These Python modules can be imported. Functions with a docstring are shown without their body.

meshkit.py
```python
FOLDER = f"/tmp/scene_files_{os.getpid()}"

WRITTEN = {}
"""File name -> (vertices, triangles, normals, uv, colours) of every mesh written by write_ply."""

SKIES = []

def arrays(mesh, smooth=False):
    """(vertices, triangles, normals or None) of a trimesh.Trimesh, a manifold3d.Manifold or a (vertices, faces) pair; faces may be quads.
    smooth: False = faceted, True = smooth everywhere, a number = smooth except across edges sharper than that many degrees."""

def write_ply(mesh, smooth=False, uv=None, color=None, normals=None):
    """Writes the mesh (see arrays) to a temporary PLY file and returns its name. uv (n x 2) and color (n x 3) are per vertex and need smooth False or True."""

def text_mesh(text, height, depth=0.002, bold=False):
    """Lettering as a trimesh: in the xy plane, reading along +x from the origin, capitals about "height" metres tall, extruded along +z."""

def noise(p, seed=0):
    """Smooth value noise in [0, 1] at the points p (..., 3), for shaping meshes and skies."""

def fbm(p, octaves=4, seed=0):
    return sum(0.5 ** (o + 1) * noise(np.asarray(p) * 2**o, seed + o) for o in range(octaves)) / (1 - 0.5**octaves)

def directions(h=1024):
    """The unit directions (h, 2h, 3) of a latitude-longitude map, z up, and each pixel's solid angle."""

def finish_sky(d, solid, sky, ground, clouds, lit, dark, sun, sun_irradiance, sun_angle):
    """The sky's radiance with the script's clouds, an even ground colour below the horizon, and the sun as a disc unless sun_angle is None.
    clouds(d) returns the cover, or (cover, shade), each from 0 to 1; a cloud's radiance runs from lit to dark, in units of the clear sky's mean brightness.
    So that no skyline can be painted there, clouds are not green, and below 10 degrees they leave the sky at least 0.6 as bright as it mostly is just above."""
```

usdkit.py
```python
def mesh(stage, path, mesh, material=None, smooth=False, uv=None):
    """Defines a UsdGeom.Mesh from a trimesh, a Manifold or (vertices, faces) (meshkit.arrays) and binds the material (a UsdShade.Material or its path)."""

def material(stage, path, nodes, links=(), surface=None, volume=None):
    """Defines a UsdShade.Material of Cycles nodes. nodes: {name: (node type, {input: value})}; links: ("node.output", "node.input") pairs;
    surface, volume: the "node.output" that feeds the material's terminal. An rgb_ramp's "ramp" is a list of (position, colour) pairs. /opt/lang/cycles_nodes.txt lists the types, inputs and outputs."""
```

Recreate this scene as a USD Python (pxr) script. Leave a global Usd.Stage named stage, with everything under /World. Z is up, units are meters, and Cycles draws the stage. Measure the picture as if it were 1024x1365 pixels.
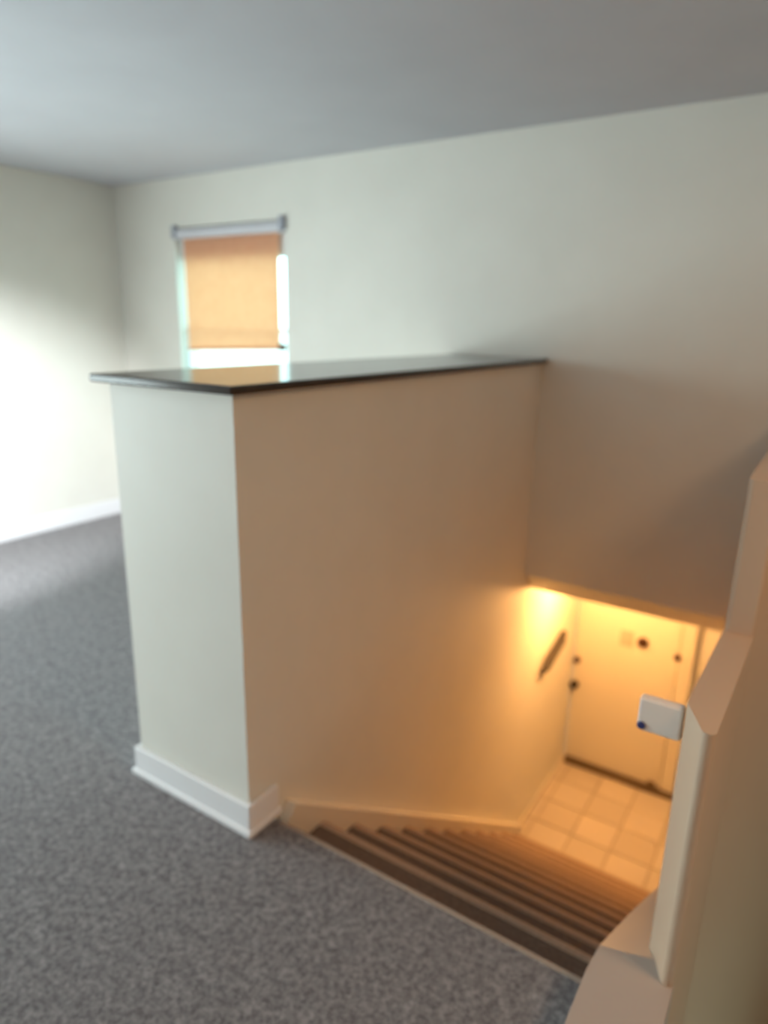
import math, random
import numpy as np, trimesh, manifold3d as m3, shapely
import shapely.geometry as sg
import usdkit, meshkit
from pxr import Usd, UsdGeom, UsdLux, UsdShade, Gf, Sdf

stage = Usd.Stage.CreateInMemory()
UsdGeom.SetStageUpAxis(stage, UsdGeom.Tokens.z)
UsdGeom.SetStageMetersPerUnit(stage, 1.0)
UsdGeom.Xform.Define(stage, '/World')
UsdGeom.Scope.Define(stage, '/World/Looks')
S = 1.10          # all coordinates below are written in survey units; S turns them into metres
random.seed(4)

# ------------------------------------------------------------------ camera
F_PX, CAM = 902.877, (1.27466, -1.24584, 1.51113)
RIGHT, UP, FWD = (0.83613, 0.54821, 0.01877), (-0.16215, 0.21434, 0.96321), (-0.52402, 0.80841, -0.26811)
cam = UsdGeom.Camera.Define(stage, '/World/camera')
M = Gf.Matrix4d(*RIGHT, 0, *UP, 0, *[-c for c in FWD], 0, *[c * S for c in CAM], 1)
cam.AddTransformOp().Set(M)
cam.CreateHorizontalApertureAttr(24.0)
cam.CreateVerticalApertureAttr(24.0 * 1365 / 1024)
FL = 24.0 * F_PX / 1024
cam.CreateFocalLengthAttr(FL)
cam.CreateFStopAttr(FL / 14.0)            # about a 14 mm lens opening: the photograph is softly out of focus
cam.CreateFocusDistanceAttr(1.0)
cam.CreateClippingRangeAttr(Gf.Vec2f(0.05, 500))
cam.CreateExposureAttr(0.0)

# ------------------------------------------------------------------ sky and lights
dome = UsdLux.DomeLight.Define(stage, '/World/sky')
dome.CreateColorAttr(Gf.Vec3f(0.58, 0.98, 1.0))
dome.CreateIntensityAttr(1.42)

def rect_light(name, centre, target, w, h, color, power):
    r = UsdLux.RectLight.Define(stage, '/World/' + name)
    c, t = Gf.Vec3d(*[x * S for x in centre]), Gf.Vec3d(*[x * S for x in target])
    z = (c - t).GetNormalized(); x = Gf.Cross(Gf.Vec3d(0, 0, 1), z).GetNormalized(); y = Gf.Cross(z, x)
    r.AddTransformOp().Set(Gf.Matrix4d(*x, 0, *y, 0, *z, 0, *c, 1))
    r.CreateWidthAttr(w * S); r.CreateHeightAttr(h * S)
    r.CreateColorAttr(Gf.Vec3f(*color)); r.CreateIntensityAttr(power)
    return r

# daylight coming in through the tall patio window of the left wall, nearer than the frame
rect_light('window_daylight', (-3.42, -1.3, 1.04), (0, -1.3, 1.04), 2.5, 2.0, (1.0, 0.97, 0.965), 5.5)
# warm downlight in the ceiling of the hall on the right
hall = UsdLux.DiskLight.Define(stage, '/World/hall_downlight')
hall.AddTranslateOp().Set(Gf.Vec3d(2.35 * S, -0.2 * S, 2.42 * S))
hall.CreateRadiusAttr(0.40); hall.CreateColorAttr(Gf.Vec3f(1.0, 0.58, 0.29)); hall.CreateIntensityAttr(19.5)
# spot lamp that washes the left wall in a round pool of cool light
spot = UsdLux.SphereLight.Define(stage, '/World/spot_lamp_light')
c, t = Gf.Vec3d(-1.1 * S, -1.0 * S, 1.5 * S), Gf.Vec3d(-3.38 * S, 0.74 * S, 0.50 * S)
z = (c - t).GetNormalized(); x = Gf.Cross(Gf.Vec3d(0, 0, 1), z).GetNormalized(); y = Gf.Cross(z, x)
spot.AddTransformOp().Set(Gf.Matrix4d(*x, 0, *y, 0, *z, 0, *c, 1))
spot.CreateRadiusAttr(0.06)
spot.CreateColorAttr(Gf.Vec3f(0.93, 0.97, 1.0)); spot.CreateIntensityAttr(5200)
sh = UsdLux.ShapingAPI.Apply(spot.GetPrim()); sh.CreateShapingConeAngleAttr(26); sh.CreateShapingConeSoftnessAttr(0.65)

# ------------------------------------------------------------------ materials
def mat(name, color, rough=0.6, var=0.0, scale=8.0, bump=0.0, bscale=60.0, color2=None, spec=0.5, detail=3.0, metallic=0.0, bdist=0.01):
    n = {'p': ('principled_bsdf', {'base_color': color, 'roughness': rough, 'metallic': metallic, 'specular_ior_level': spec}), 'g': ('geometry', {})}
    l = []
    if color2 is not None:
        n['n'] = ('noise_texture', {'scale': scale, 'detail': detail, 'roughness': 0.6})
        n['r'] = ('rgb_ramp', {'ramp': [(0.32, color), (0.68, color2)]})
        l += [('g.position', 'n.vector'), ('n.fac', 'r.fac'), ('r.color', 'p.base_color')]
    if bump:
        n['bn'] = ('noise_texture', {'scale': bscale, 'detail': 3.0})
        n['b'] = ('bump', {'strength': bump, 'distance': bdist})
        l += [('g.position', 'bn.vector'), ('bn.fac', 'b.height'), ('b.normal', 'p.normal')]
    return usdkit.material(stage, '/World/Looks/' + name, n, l, surface='p.BSDF')

WALL = mat('wall_paint', (0.77, 0.755, 0.69), 0.55, color2=(0.80, 0.785, 0.72), scale=3.0, bump=0.08, bscale=90, bdist=0.004)
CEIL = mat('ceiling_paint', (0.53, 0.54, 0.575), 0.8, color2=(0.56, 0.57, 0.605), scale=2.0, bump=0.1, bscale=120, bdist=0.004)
TRIM = mat('white_trim', (0.86, 0.86, 0.88), 0.3)
SKIRT = mat('cream_trim', (0.80, 0.74, 0.64), 0.4)
CARPET = usdkit.material(stage, '/World/Looks/grey_carpet', {
    'g': ('geometry', {}),
    'n1': ('noise_texture', {'scale': 52.0, 'detail': 4.0, 'roughness': 0.75}),
    'n2': ('noise_texture', {'scale': 20.0, 'detail': 3.0, 'roughness': 0.6}),
    'r1': ('rgb_ramp', {'ramp': [(0.33, (0.17, 0.16, 0.168)), (0.5, (0.40, 0.378, 0.39)), (0.67, (0.66, 0.625, 0.64))]}),
    'r2': ('rgb_ramp', {'ramp': [(0.3, (0.66, 0.65, 0.66)), (0.7, (1.0, 1.0, 1.0))]}),
    'm': ('mix_color', {'blend_type': 'multiply', 'fac': 1.0}),
    'bn': ('noise_texture', {'scale': 160.0, 'detail': 4.0, 'roughness': 0.8}),
    'b': ('bump', {'strength': 0.9, 'distance': 0.02}),
    'p': ('principled_bsdf', {'roughness': 0.95, 'specular_ior_level': 0.1, 'sheen_weight': 0.25, 'sheen_roughness': 0.5})},
    [('g.position', 'n1.vector'), ('g.position', 'n2.vector'), ('g.position', 'bn.vector'), ('n1.fac', 'r1.fac'), ('n2.fac', 'r2.fac'),
     ('r1.color', 'm.a'), ('r2.color', 'm.b'), ('m.result', 'p.base_color'), ('bn.fac', 'b.height'), ('b.normal', 'p.normal')], surface='p.BSDF')
STAIR = mat('stair_carpet', (0.145, 0.104, 0.084), 0.9, color2=(0.21, 0.152, 0.122), scale=90.0, bump=0.6, bscale=150, spec=0.15)
NOSE = mat('lit_stair_nosing', (0.42, 0.30, 0.22), 0.85, color2=(0.50, 0.36, 0.27), scale=90.0, bump=0.5, bscale=150, spec=0.15)  # lamplight on the step edges, put into a colour lighter than the treads
EDGEM = mat('tan_edge_strip', (0.36, 0.29, 0.24), 0.7)
CAPM = mat('dark_glossy_wood', (0.028, 0.022, 0.020), 0.16, color2=(0.045, 0.034, 0.028), scale=14.0)
TILE = [mat('cream_tile_%s' % k, c, 0.35) for k, c in (('a', (0.63, 0.56, 0.48)), ('b', (0.60, 0.53, 0.45)), ('c', (0.66, 0.585, 0.50)))]
GROUT = mat('grout', (0.47, 0.40, 0.32), 0.9)
DOORM = mat('door_paint', (0.82, 0.78, 0.68), 0.45)
DARK = mat('dark_wood', (0.020, 0.014, 0.011), 0.35, color2=(0.045, 0.033, 0.025), scale=20.0)
BRONZE = mat('dark_bronze', (0.10, 0.045, 0.030), 0.35, metallic=0.6)
THRESH = mat('dark_threshold', (0.13, 0.09, 0.055), 0.5)
GREYM = mat('grey_metal', (0.34, 0.36, 0.42), 0.4)
RAILM = mat('pale_grey_metal', (0.62, 0.62, 0.66), 0.45)
VINYL = mat('white_vinyl', (0.85, 0.87, 0.88), 0.35)
BLOCK = mat('white_plastic', (0.86, 0.78, 0.71), 0.35)
BLUE = mat('blue_cap', (0.03, 0.04, 0.16), 0.4)
HALLM = mat('bounce_cut_brown', (0.34, 0.26, 0.20), 0.6)  # brown picked for the unseen near and right walls to cut bounced daylight
GUARDM = mat('tan_paint', (0.58, 0.43, 0.31), 0.55)
CURB = mat('curb_paint', (0.47, 0.41, 0.37), 0.45)
DRIVE = mat('pale_concrete', (0.62, 0.62, 0.60), 0.9, color2=(0.70, 0.70, 0.68), scale=1.0)
BLIND = usdkit.material(stage, '/World/Looks/peach_blind_fabric', {
    'g': ('geometry', {}),
    'w': ('noise_texture', {'scale': 22.0, 'detail': 3.0}),
    'r': ('rgb_ramp', {'ramp': [(0.3, (0.90, 0.60, 0.41)), (0.7, (0.94, 0.65, 0.46))]}),
    'd': ('diffuse_bsdf', {}), 't': ('translucent_bsdf', {}), 'm': ('mix_closure', {'fac': 0.62})},
    [('g.position', 'w.vector'), ('w.fac', 'r.fac'), ('r.color', 'd.color'), ('r.color', 't.color'), ('d.BSDF', 'm.closure1'), ('t.BSDF', 'm.closure2')], surface='m.closure')
GLASS = usdkit.material(stage, '/World/Looks/window_glass', {
    't': ('transparent_bsdf', {'color': (0.97, 0.99, 0.98)}), 'g': ('glossy_bsdf', {'roughness': 0.02}), 'm': ('mix_closure', {'fac': 0.05})},
    [('t.BSDF', 'm.closure1'), ('g.BSDF', 'm.closure2')], surface='m.closure')
GLOW = usdkit.material(stage, '/World/Looks/lamp_glow', {'e': ('emission', {'color': (1.0, 0.47, 0.14), 'strength': 138.0})}, [], surface='e.emission')

# ------------------------------------------------------------------ helpers
used = {}
def numbered(path):
    k = used.get(path, 0); used[path] = k + 1
    return path if k == 0 else '%s_%03d' % (path, k)

def props(prim, label=None, cat=None, group=None, kind=None):
    for k, v in (('label', label), ('category', cat), ('group', group), ('kind', kind)):
        if v: prim.SetCustomDataByKey(k, v)
    return prim

def to_tri(mesh):
    if hasattr(mesh, 'to_mesh'):
        q = mesh.to_mesh(); mesh = trimesh.Trimesh(np.array(q.vert_properties[:, :3]), np.array(q.tri_verts), process=False)
    return mesh

def obj(name, mesh, material, parent=None, smooth=30, **kw):
    path = numbered(('/World/' if parent is None else str(parent.GetPath()) + '/') + name)
    t = to_tri(mesh).copy()
    t.apply_scale(S)
    p = usdkit.mesh(stage, path, t, material, smooth=smooth).GetPrim()
    return props(p, **kw)

def thing(name, label, cat, group=None, base=(0, 0, 0)):
    # an Xform at the world origin: the parts carry their own place
    x = UsdGeom.Xform.Define(stage, numbered('/World/' + name))
    return props(x.GetPrim(), label, cat, group)

def box(x0, x1, y0, y1, z0, z1):
    return m3.Manifold.cube((x1 - x0, y1 - y0, z1 - z0)).translate((x0, y0, z0))

def rbox(x0, x1, y0, y1, z0, z1, r=0.006, n=8):
    s = m3.Manifold.sphere(r, n)
    return m3.Manifold.batch_hull([s.translate((x, y, z)) for x in (x0 + r, x1 - r) for y in (y0 + r, y1 - r) for z in (z0 + r, z1 - r)])

def prism(poly, axis, a, b):
    """extrudes a polygon along axis from a to b; the polygon's plane is yz, xz or xy"""
    p = sg.Polygon(poly) if not hasattr(poly, 'geom_type') else poly
    rings = [np.array(p.exterior.coords)[:-1]] + [np.array(i.coords)[:-1] for i in p.interiors]
    m = m3.Manifold.extrude(m3.CrossSection([r.tolist() for r in rings], m3.FillRule.EvenOdd), b - a)
    if axis == 'z': return m.translate((0, 0, a))
    if axis == 'x': return m.transform(np.array([[0, 0, 1, a], [1, 0, 0, 0], [0, 1, 0, 0]], float))
    return m.transform(np.array([[1, 0, 0, 0], [0, 0, -1, b], [0, 1, 0, 0]], float))

def disc(centre, r, depth, n=24):
    """a short domed button whose axis is y, its back on the plane y = centre.y"""
    prof = [(0, 0), (r, 0), (r, depth * .55), (r * .75, depth * .9), (0, depth)]
    t = trimesh.creation.revolve(np.array(prof), sections=n)
    t.apply_transform(trimesh.transformations.rotation_matrix(math.pi / 2, (1, 0, 0)))
    t.apply_translation(centre)
    return t

STRUCT = dict(kind='structure')
# ------------------------------------------------------------------ the shell
L, H, HC, XL, XR, YN = 2.1895, 1.33, 2.4403, -3.3785, 3.2, -3.3
ZF, D, W = -1.7042, 3.3432, -0.5018          # lower floor, front door plane, outer side of the half wall
EDGE = 0.087                                  # landing edge
GX = 1.17                                     # right side of the stairwell

plan = sg.box(XL, YN, XR, L).difference(sg.box(-0.05, EDGE, 1.19, L + 1)).difference(sg.box(1.19, -0.35, 2.3, L + 1))
obj('floor', prism(plan, 'z', -0.12, 0), CARPET, label='grey cut-pile carpet of the upper room and landing', **STRUCT)
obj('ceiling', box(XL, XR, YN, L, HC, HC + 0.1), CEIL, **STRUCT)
obj('wall_left', box(XL - 0.15, XL, YN, L, -0.12, HC + 0.1) - box(XL - 1, XL + 1, -2.55, -.05, .03, 2.05), WALL, **STRUCT)
obj('wall_right', box(XR, XR + 0.15, YN, L, -0.12, HC + 0.1), HALLM, **STRUCT)
WX0, WX1, WZ0, WZ1 = -2.735, -1.725, 0.95, 2.122
far = sg.box(XL - 0.15, -0.12, XR + 0.15, HC + 0.1).union(sg.box(1.19, ZF - 0.1, 2.45, 0.2)).difference(sg.box(WX0, WZ0, WX1, WZ1)).difference(sg.box(-0.1, -1, 1.19, 0.165))
obj('wall_far', prism(far, 'y', L, L + 0.16), WALL, **STRUCT)
near = sg.box(XL - 0.15, -0.12, XR + 0.15, HC + 0.1)
obj('wall_near', prism(near, 'y', YN - 0.12, YN), HALLM, **STRUCT)

# half wall with the stairwell's left wall below it, one plaster surface
side = [(0, 0), (0, H), (L, H), (L, 0.24), (D, 0.24), (D, ZF - 0.1), (EDGE, ZF - 0.1), (EDGE, -0.12), (0.0, -0.12)]
hw = prism(side, 'x', -0.1, 0) + box(W, -0.05, 0, L, 0, H)
obj('half_wall', hw, WALL, label='thick cream half wall beside the stairwell under the dark ledge', **STRUCT)
# lower entry
obj('floor_entry', box(-0.1, 2.3, EDGE, D, ZF - 0.1, ZF - 0.008), GROUT, label='tiled floor of the lower entry', **STRUCT)
entry = stage.GetPrimAtPath('/World/floor_entry')
TS, TX0, TY0 = 0.25, 0.065, 3.08
for i in range(-1, 5):
    for j in range(-4, 2):
        x0, x1, y0, y1 = max(TX0 + i * TS, 0.003) + .006, min(TX0 + (i + 1) * TS, 1.19) - .006, TY0 + j * TS + .006, min(TY0 + (j + 1) * TS, D - .03) - .006
        if x1 - x0 < 0.02 or y1 - y0 < 0.02: continue
        g = 0.005
        t = m3.Manifold.hull(box(x0, x1, y0, y1, ZF - .01, ZF - .003) + box(x0 + g, x1 - g, y0 + g, y1 - g, ZF - .01, ZF + random.uniform(-.0005, .0005)))
        obj('tile', t, TILE[random.randrange(3)], entry, smooth=False)
obj('wall_entry', box(-0.2, 2.45, D + 0.03, D + 0.15, ZF - 0.1, 0.3), WALL, label='back wall of the lower entry behind the front door', **STRUCT)
obj('wall_entry_right', box(2.3, 2.45, -0.35, D + 0.03, ZF - 0.1, 0), WALL, **STRUCT)
obj('wall_landing', box(0, 2.3, -0.47, -0.35, ZF - 0.1, -0.12), WALL, **STRUCT)
beam = [(L, 0.168), (L + 0.10, 0.056), (D + 0.03, 0.056), (D + 0.03, 0.24), (L + 0.16, 0.24), (L + 0.16, 0.168)]
obj('ceiling_entry', prism(beam, 'x', 0, 2.3), WALL, label='bevelled lower edge of the upper wall over the entry', **STRUCT)

# guard on the right of the stairs: a low run with a flat top, stepping up farther on
low = [(1.195, 0.005), (1.212, 0.62), (1.142, 0.62), (1.128, 0.155)]
up = [(1.212, 0.62), (1.62, L), (1.15, L), (1.142, 0.62)]
rnd = lambda q: sg.Polygon(q).buffer(-.014).buffer(.014, quad_segs=5)
up[0] = (1.212, 0.58); up[3] = (1.142, 0.58)
gw = prism(rnd(low), 'z', ZF - 0.05, 0.765) + prism(rnd(up), 'z', ZF - 0.05, 1.165)
obj('guard_wall', gw, GUARDM, label='narrow tan guard wall on the right side of the stairs', **STRUCT)
# rounded plinth at the foot of the guard wall
cb = [((1.03, -0.45, .14), (1.003, -0.45, -.01)), ((1.027, 0.0, .14), (1.0, 0.0, -.01)), ((1.034, 0.075, .14), (1.01, 0.075, -.12)),
      ((1.042, 0.17, .10), (1.028, 0.17, -.15)), ((1.060, 0.315, .05), (1.05, 0.315, -.25)), ((1.09, 0.485, .0), (1.085, 0.485, -.40))]
v, f = [], []
for (a, b) in cb:
    zt = 0.0
    v += [b, a, (1.197, a[1] + .045, a[2]), (1.197, b[1] + .045, b[2])]
for k in range(len(cb) - 1):
    o = 4 * k
    for e in range(4):
        p, q = o + e, o + (e + 1) % 4
        f += [(p, q, q + 4), (p, q + 4, p + 4)]
n = 4 * (len(cb) - 1)
f += [(0, 2, 1), (0, 3, 2), (n, n + 1, n + 2), (n, n + 2, n + 3)]
pl = trimesh.Trimesh(v, f, process=True); pl.fix_normals()
obj('trim_4', pl, CURB, smooth=20, label='pale sloped plinth at the foot of the guard wall', **STRUCT)

# ------------------------------------------------------------------ trim
def board(x0, x1, y0, y1, z0, z1): return rbox(x0, x1, y0, y1, z0, z1, 0.005)
bh = obj('baseboard_half', board(W - .016, .016, -.018, .0, .018, .105) + board(.0, .018, -.018, .115, .018, .105) + board(W - .018, W, -.018, L, .018, .105), TRIM,
         label='white baseboard around the end of the half wall', **STRUCT)
obj('shoe_moulding', board(W - .026, .026, -.028, .0, 0, .022) + board(.0, .027, -.028, .122, 0, .022) + board(W - .028, W, -.028, L, 0, .022), TRIM, bh)
obj('baseboard_left', board(XL, XL + .016, YN, L, 0, .12), TRIM, **STRUCT)
obj('baseboard_far', board(XL, W - .02, L - .016, L, 0, .12), TRIM, **STRUCT)
sl = -0.742
y0s, y1s = 0.165, 2.40
ztop = lambda y: -0.012 + sl * (y - 0.197)
sk = [(.123, -.03), (y0s, ztop(y0s)), (y1s, ztop(y1s)), (y1s, ZF), (y1s - .12, ZF), (y0s, ztop(y0s) - .30)]
obj('trim_1', prism(sk, 'x', 0, .045), SKIRT, label='cream skirt board running down the left side of the stairs', **STRUCT)
obj('trim_2', rbox(.047, 1.02, EDGE - .010, EDGE + .006, -.035, .004, .004), EDGEM, label='thin beige edge strip along the top of the stairs', **STRUCT)
obj('trim_3', board(0, .014, 2.42, D, ZF, ZF + .05), SKIRT, label='low cream baseboard of the lower entry', **STRUCT)

# ------------------------------------------------------------------ stairs
NR = 12
RH = -ZF / NR
TD = (2.205 - EDGE) / (NR - 1)
st = thing('staircase', 'narrow brown carpeted stairs going down from the landing to the tiled entry', 'stairs')
for k in range(1, NR + 1):
    yk, zk = EDGE + (k - 1) * TD, -RH * k
    obj('riser', box(.046, 1.125, yk - .012, yk, max(zk, ZF), zk + RH - .034 if k > 1 else -.036), STAIR, st)
    if k < NR:
        obj('tread', rbox(.046, 1.125, yk - .012, yk + TD, zk - .034, zk, .008, 8), STAIR, st)
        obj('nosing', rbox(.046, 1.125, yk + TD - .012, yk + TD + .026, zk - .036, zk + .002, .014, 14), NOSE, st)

# ------------------------------------------------------------------ ledge cap on the half wall
cap = rbox(W - .046, .034, -.036, L - .001, H + .001, H + .025, .006)
obj('ledge_cap', cap, CAPM, label='dark glossy wooden ledge capping the half wall', cat='ledge')

# ------------------------------------------------------------------ far window and its blind
def frame(x0, x1, z0, z1, t, y0, y1):
    return box(x0, x1, y0, y1, z0, z1) - box(x0 + t, x1 - t, y0 - 1, y1 + 1, z0 + t, z1 - t)
wf = frame(WX0, WX1, WZ0, WZ1, .010, L + .045, L + .11) + box(WX0, WX1, L + .045, L + .11, 1.915, WZ1)
win = obj('window_1', wf, VINYL, label='small window in the far wall behind a peach blind', **STRUCT)
obj('sash', frame(WX0 + .008, WX1 - .008, WZ0 + .02, 1.46, .010, L + .050, L + .070), VINYL, win)
obj('sash', frame(WX0 + .008, WX1 - .008, 1.44, 1.92, .010, L + .075, L + .095), VINYL, win)
obj('pane', box(WX0 + .018, WX1 - .018, L + .059, L + .061, WZ0 + .036, 1.444), GLASS, win)
obj('pane', box(WX0 + .018, WX1 - .018, L + .084, L + .086, 1.456, 1.904), GLASS, win)
obj('window_sill', rbox(WX0 - .03, WX1 + .03, L - .03, L + .045, WZ0 - .025, WZ0), TRIM, win)

bl = thing('roller_blind', 'peach roller blind hung slightly crooked in the far window', 'blind')
BX0, BX1, BY = -2.668, -1.795, L + .014
fab = m3.Manifold.extrude(m3.CrossSection([[(BX0, 1.300), (BX1, 1.335), (BX1, 2.06), (BX0, 2.06)]]), .002).transform(np.array([[1, 0, 0, 0], [0, 0, -1, BY], [0, 1, 0, 0]], float))
obj('fabric', fab, BLIND, bl, smooth=False)
hem = m3.Manifold.batch_hull([m3.Manifold.sphere(.011, 10).translate(p) for p in ((BX0 + .01, BY, 1.305), (BX1 - .01, BY, 1.340))])
obj('hem_bar', hem, BLIND, bl)
obj('head_rail', rbox(WX0 + .012, WX1 - .012, L - .022, L + .044, 2.048, 2.112, .012), RAILM, bl, label='grey head rail')
for xx, zz in ((WX0 + .012, 2.10), (WX1 - .012, 2.105)):
    obj('bracket', rbox(xx - .02, xx + .02, L - .03, L + .043, zz - .05, zz + .035, .006), GREYM, bl)
obj('pull_clip', rbox(BX1 - .005, BX1 + .045, BY - .02, BY + .012, 1.325, 1.372, .008), BRONZE, bl, label='brown clip')

# ------------------------------------------------------------------ front door at the foot of the stairs
dr = obj('door_1', rbox(.004, .70, D - .012, D + .03, ZF + .05, 0.056, .006), DOORM, label='cream front door at the foot of the stairs', **STRUCT)
obj('door_casing', rbox(.705, .795, D - .02, D + .03, ZF, 0.056, .006), DOORM, dr)
obj('threshold', rbox(-.0, .80, D - .045, D + .02, ZF - .002, ZF + .045, .008), THRESH, dr, label='dark threshold')
obj('threshold_clip', rbox(.615, .675, D - .05, D - .01, ZF + .03, ZF + .085, .01), THRESH, dr)
YD = D - .012
obj('deadbolt', disc((.030, YD, -.843), .024, .03), BRONZE, dr)
obj('doorknob', disc((.028, YD, -1.042), .030, .05), DARK, dr)
obj('knocker', disc((.464, YD, -.578), .036, .035), BRONZE, dr, label='round reddish-brown knocker')
obj('knocker_plate', rbox(.31, .40, YD - .008, YD + .002, -.64, -.52, .003), TILE[1], dr)
obj('stud', disc((.695, YD, -.621), .022, .03), BRONZE, dr)

# ------------------------------------------------------------------ small things
hr = thing('wall_rail', 'short dark wooden rail on the stairwell wall beside the front door', 'rail')
a, b = np.array((.026, 2.56, -.605)), np.array((.026, 2.95, -.51))
bar = m3.Manifold.batch_hull([m3.Manifold.sphere(.010, 10).translate(tuple(q + np.array(o))) for q, oo in ((a, [(0, 0, 0)]), (a + (b - a) * .22, [(s, 0, u) for s in (-.008, .008) for u in (-.036, .036)]), (b, [(s, 0, u) for s in (-.008, .008) for u in (-.036, .036)])) for o in oo])
obj('rail', bar, DARK, hr)
for q in (.35, .8):
    p = a + (b - a) * q
    obj('bracket', rbox(-.0, .03, p[1] - .012, p[1] + .012, p[2] - .02, p[2] + .02, .004), DARK, hr)
rb = thing('rail_block', 'small white rectangular rail end fixed to the guard wall', 'rail end')
obj('body', rbox(1.036, 1.1255, .150, .178, .668, .746, .006), BLOCK, rb)
obj('screw_cap', disc((1.046, .151, .682), .009, .006, 16), BLUE, rb, label='dark blue cap')

cl = thing('ceiling_light', 'warm glowing ceiling lamp of the lower entry above the front door', 'ceiling lamp')
LX, LY = .33, 2.69
t = trimesh.creation.icosphere(3, .095); t.apply_scale((1, 1, .80)); t.apply_translation((LX, LY, -.018))
obj('globe', t, GLOW, cl, smooth=True)
obj('base', m3.Manifold.cylinder(.03, .07, .07, 32).translate((LX, LY, .026)), GREYM, cl)

# ground outside the far window
obj('driveway', box(-250, 250, D + 0.4, 300, ZF - 0.3, ZF - 0.15), DRIVE, label='pale concrete driveway outside the far window', **STRUCT)
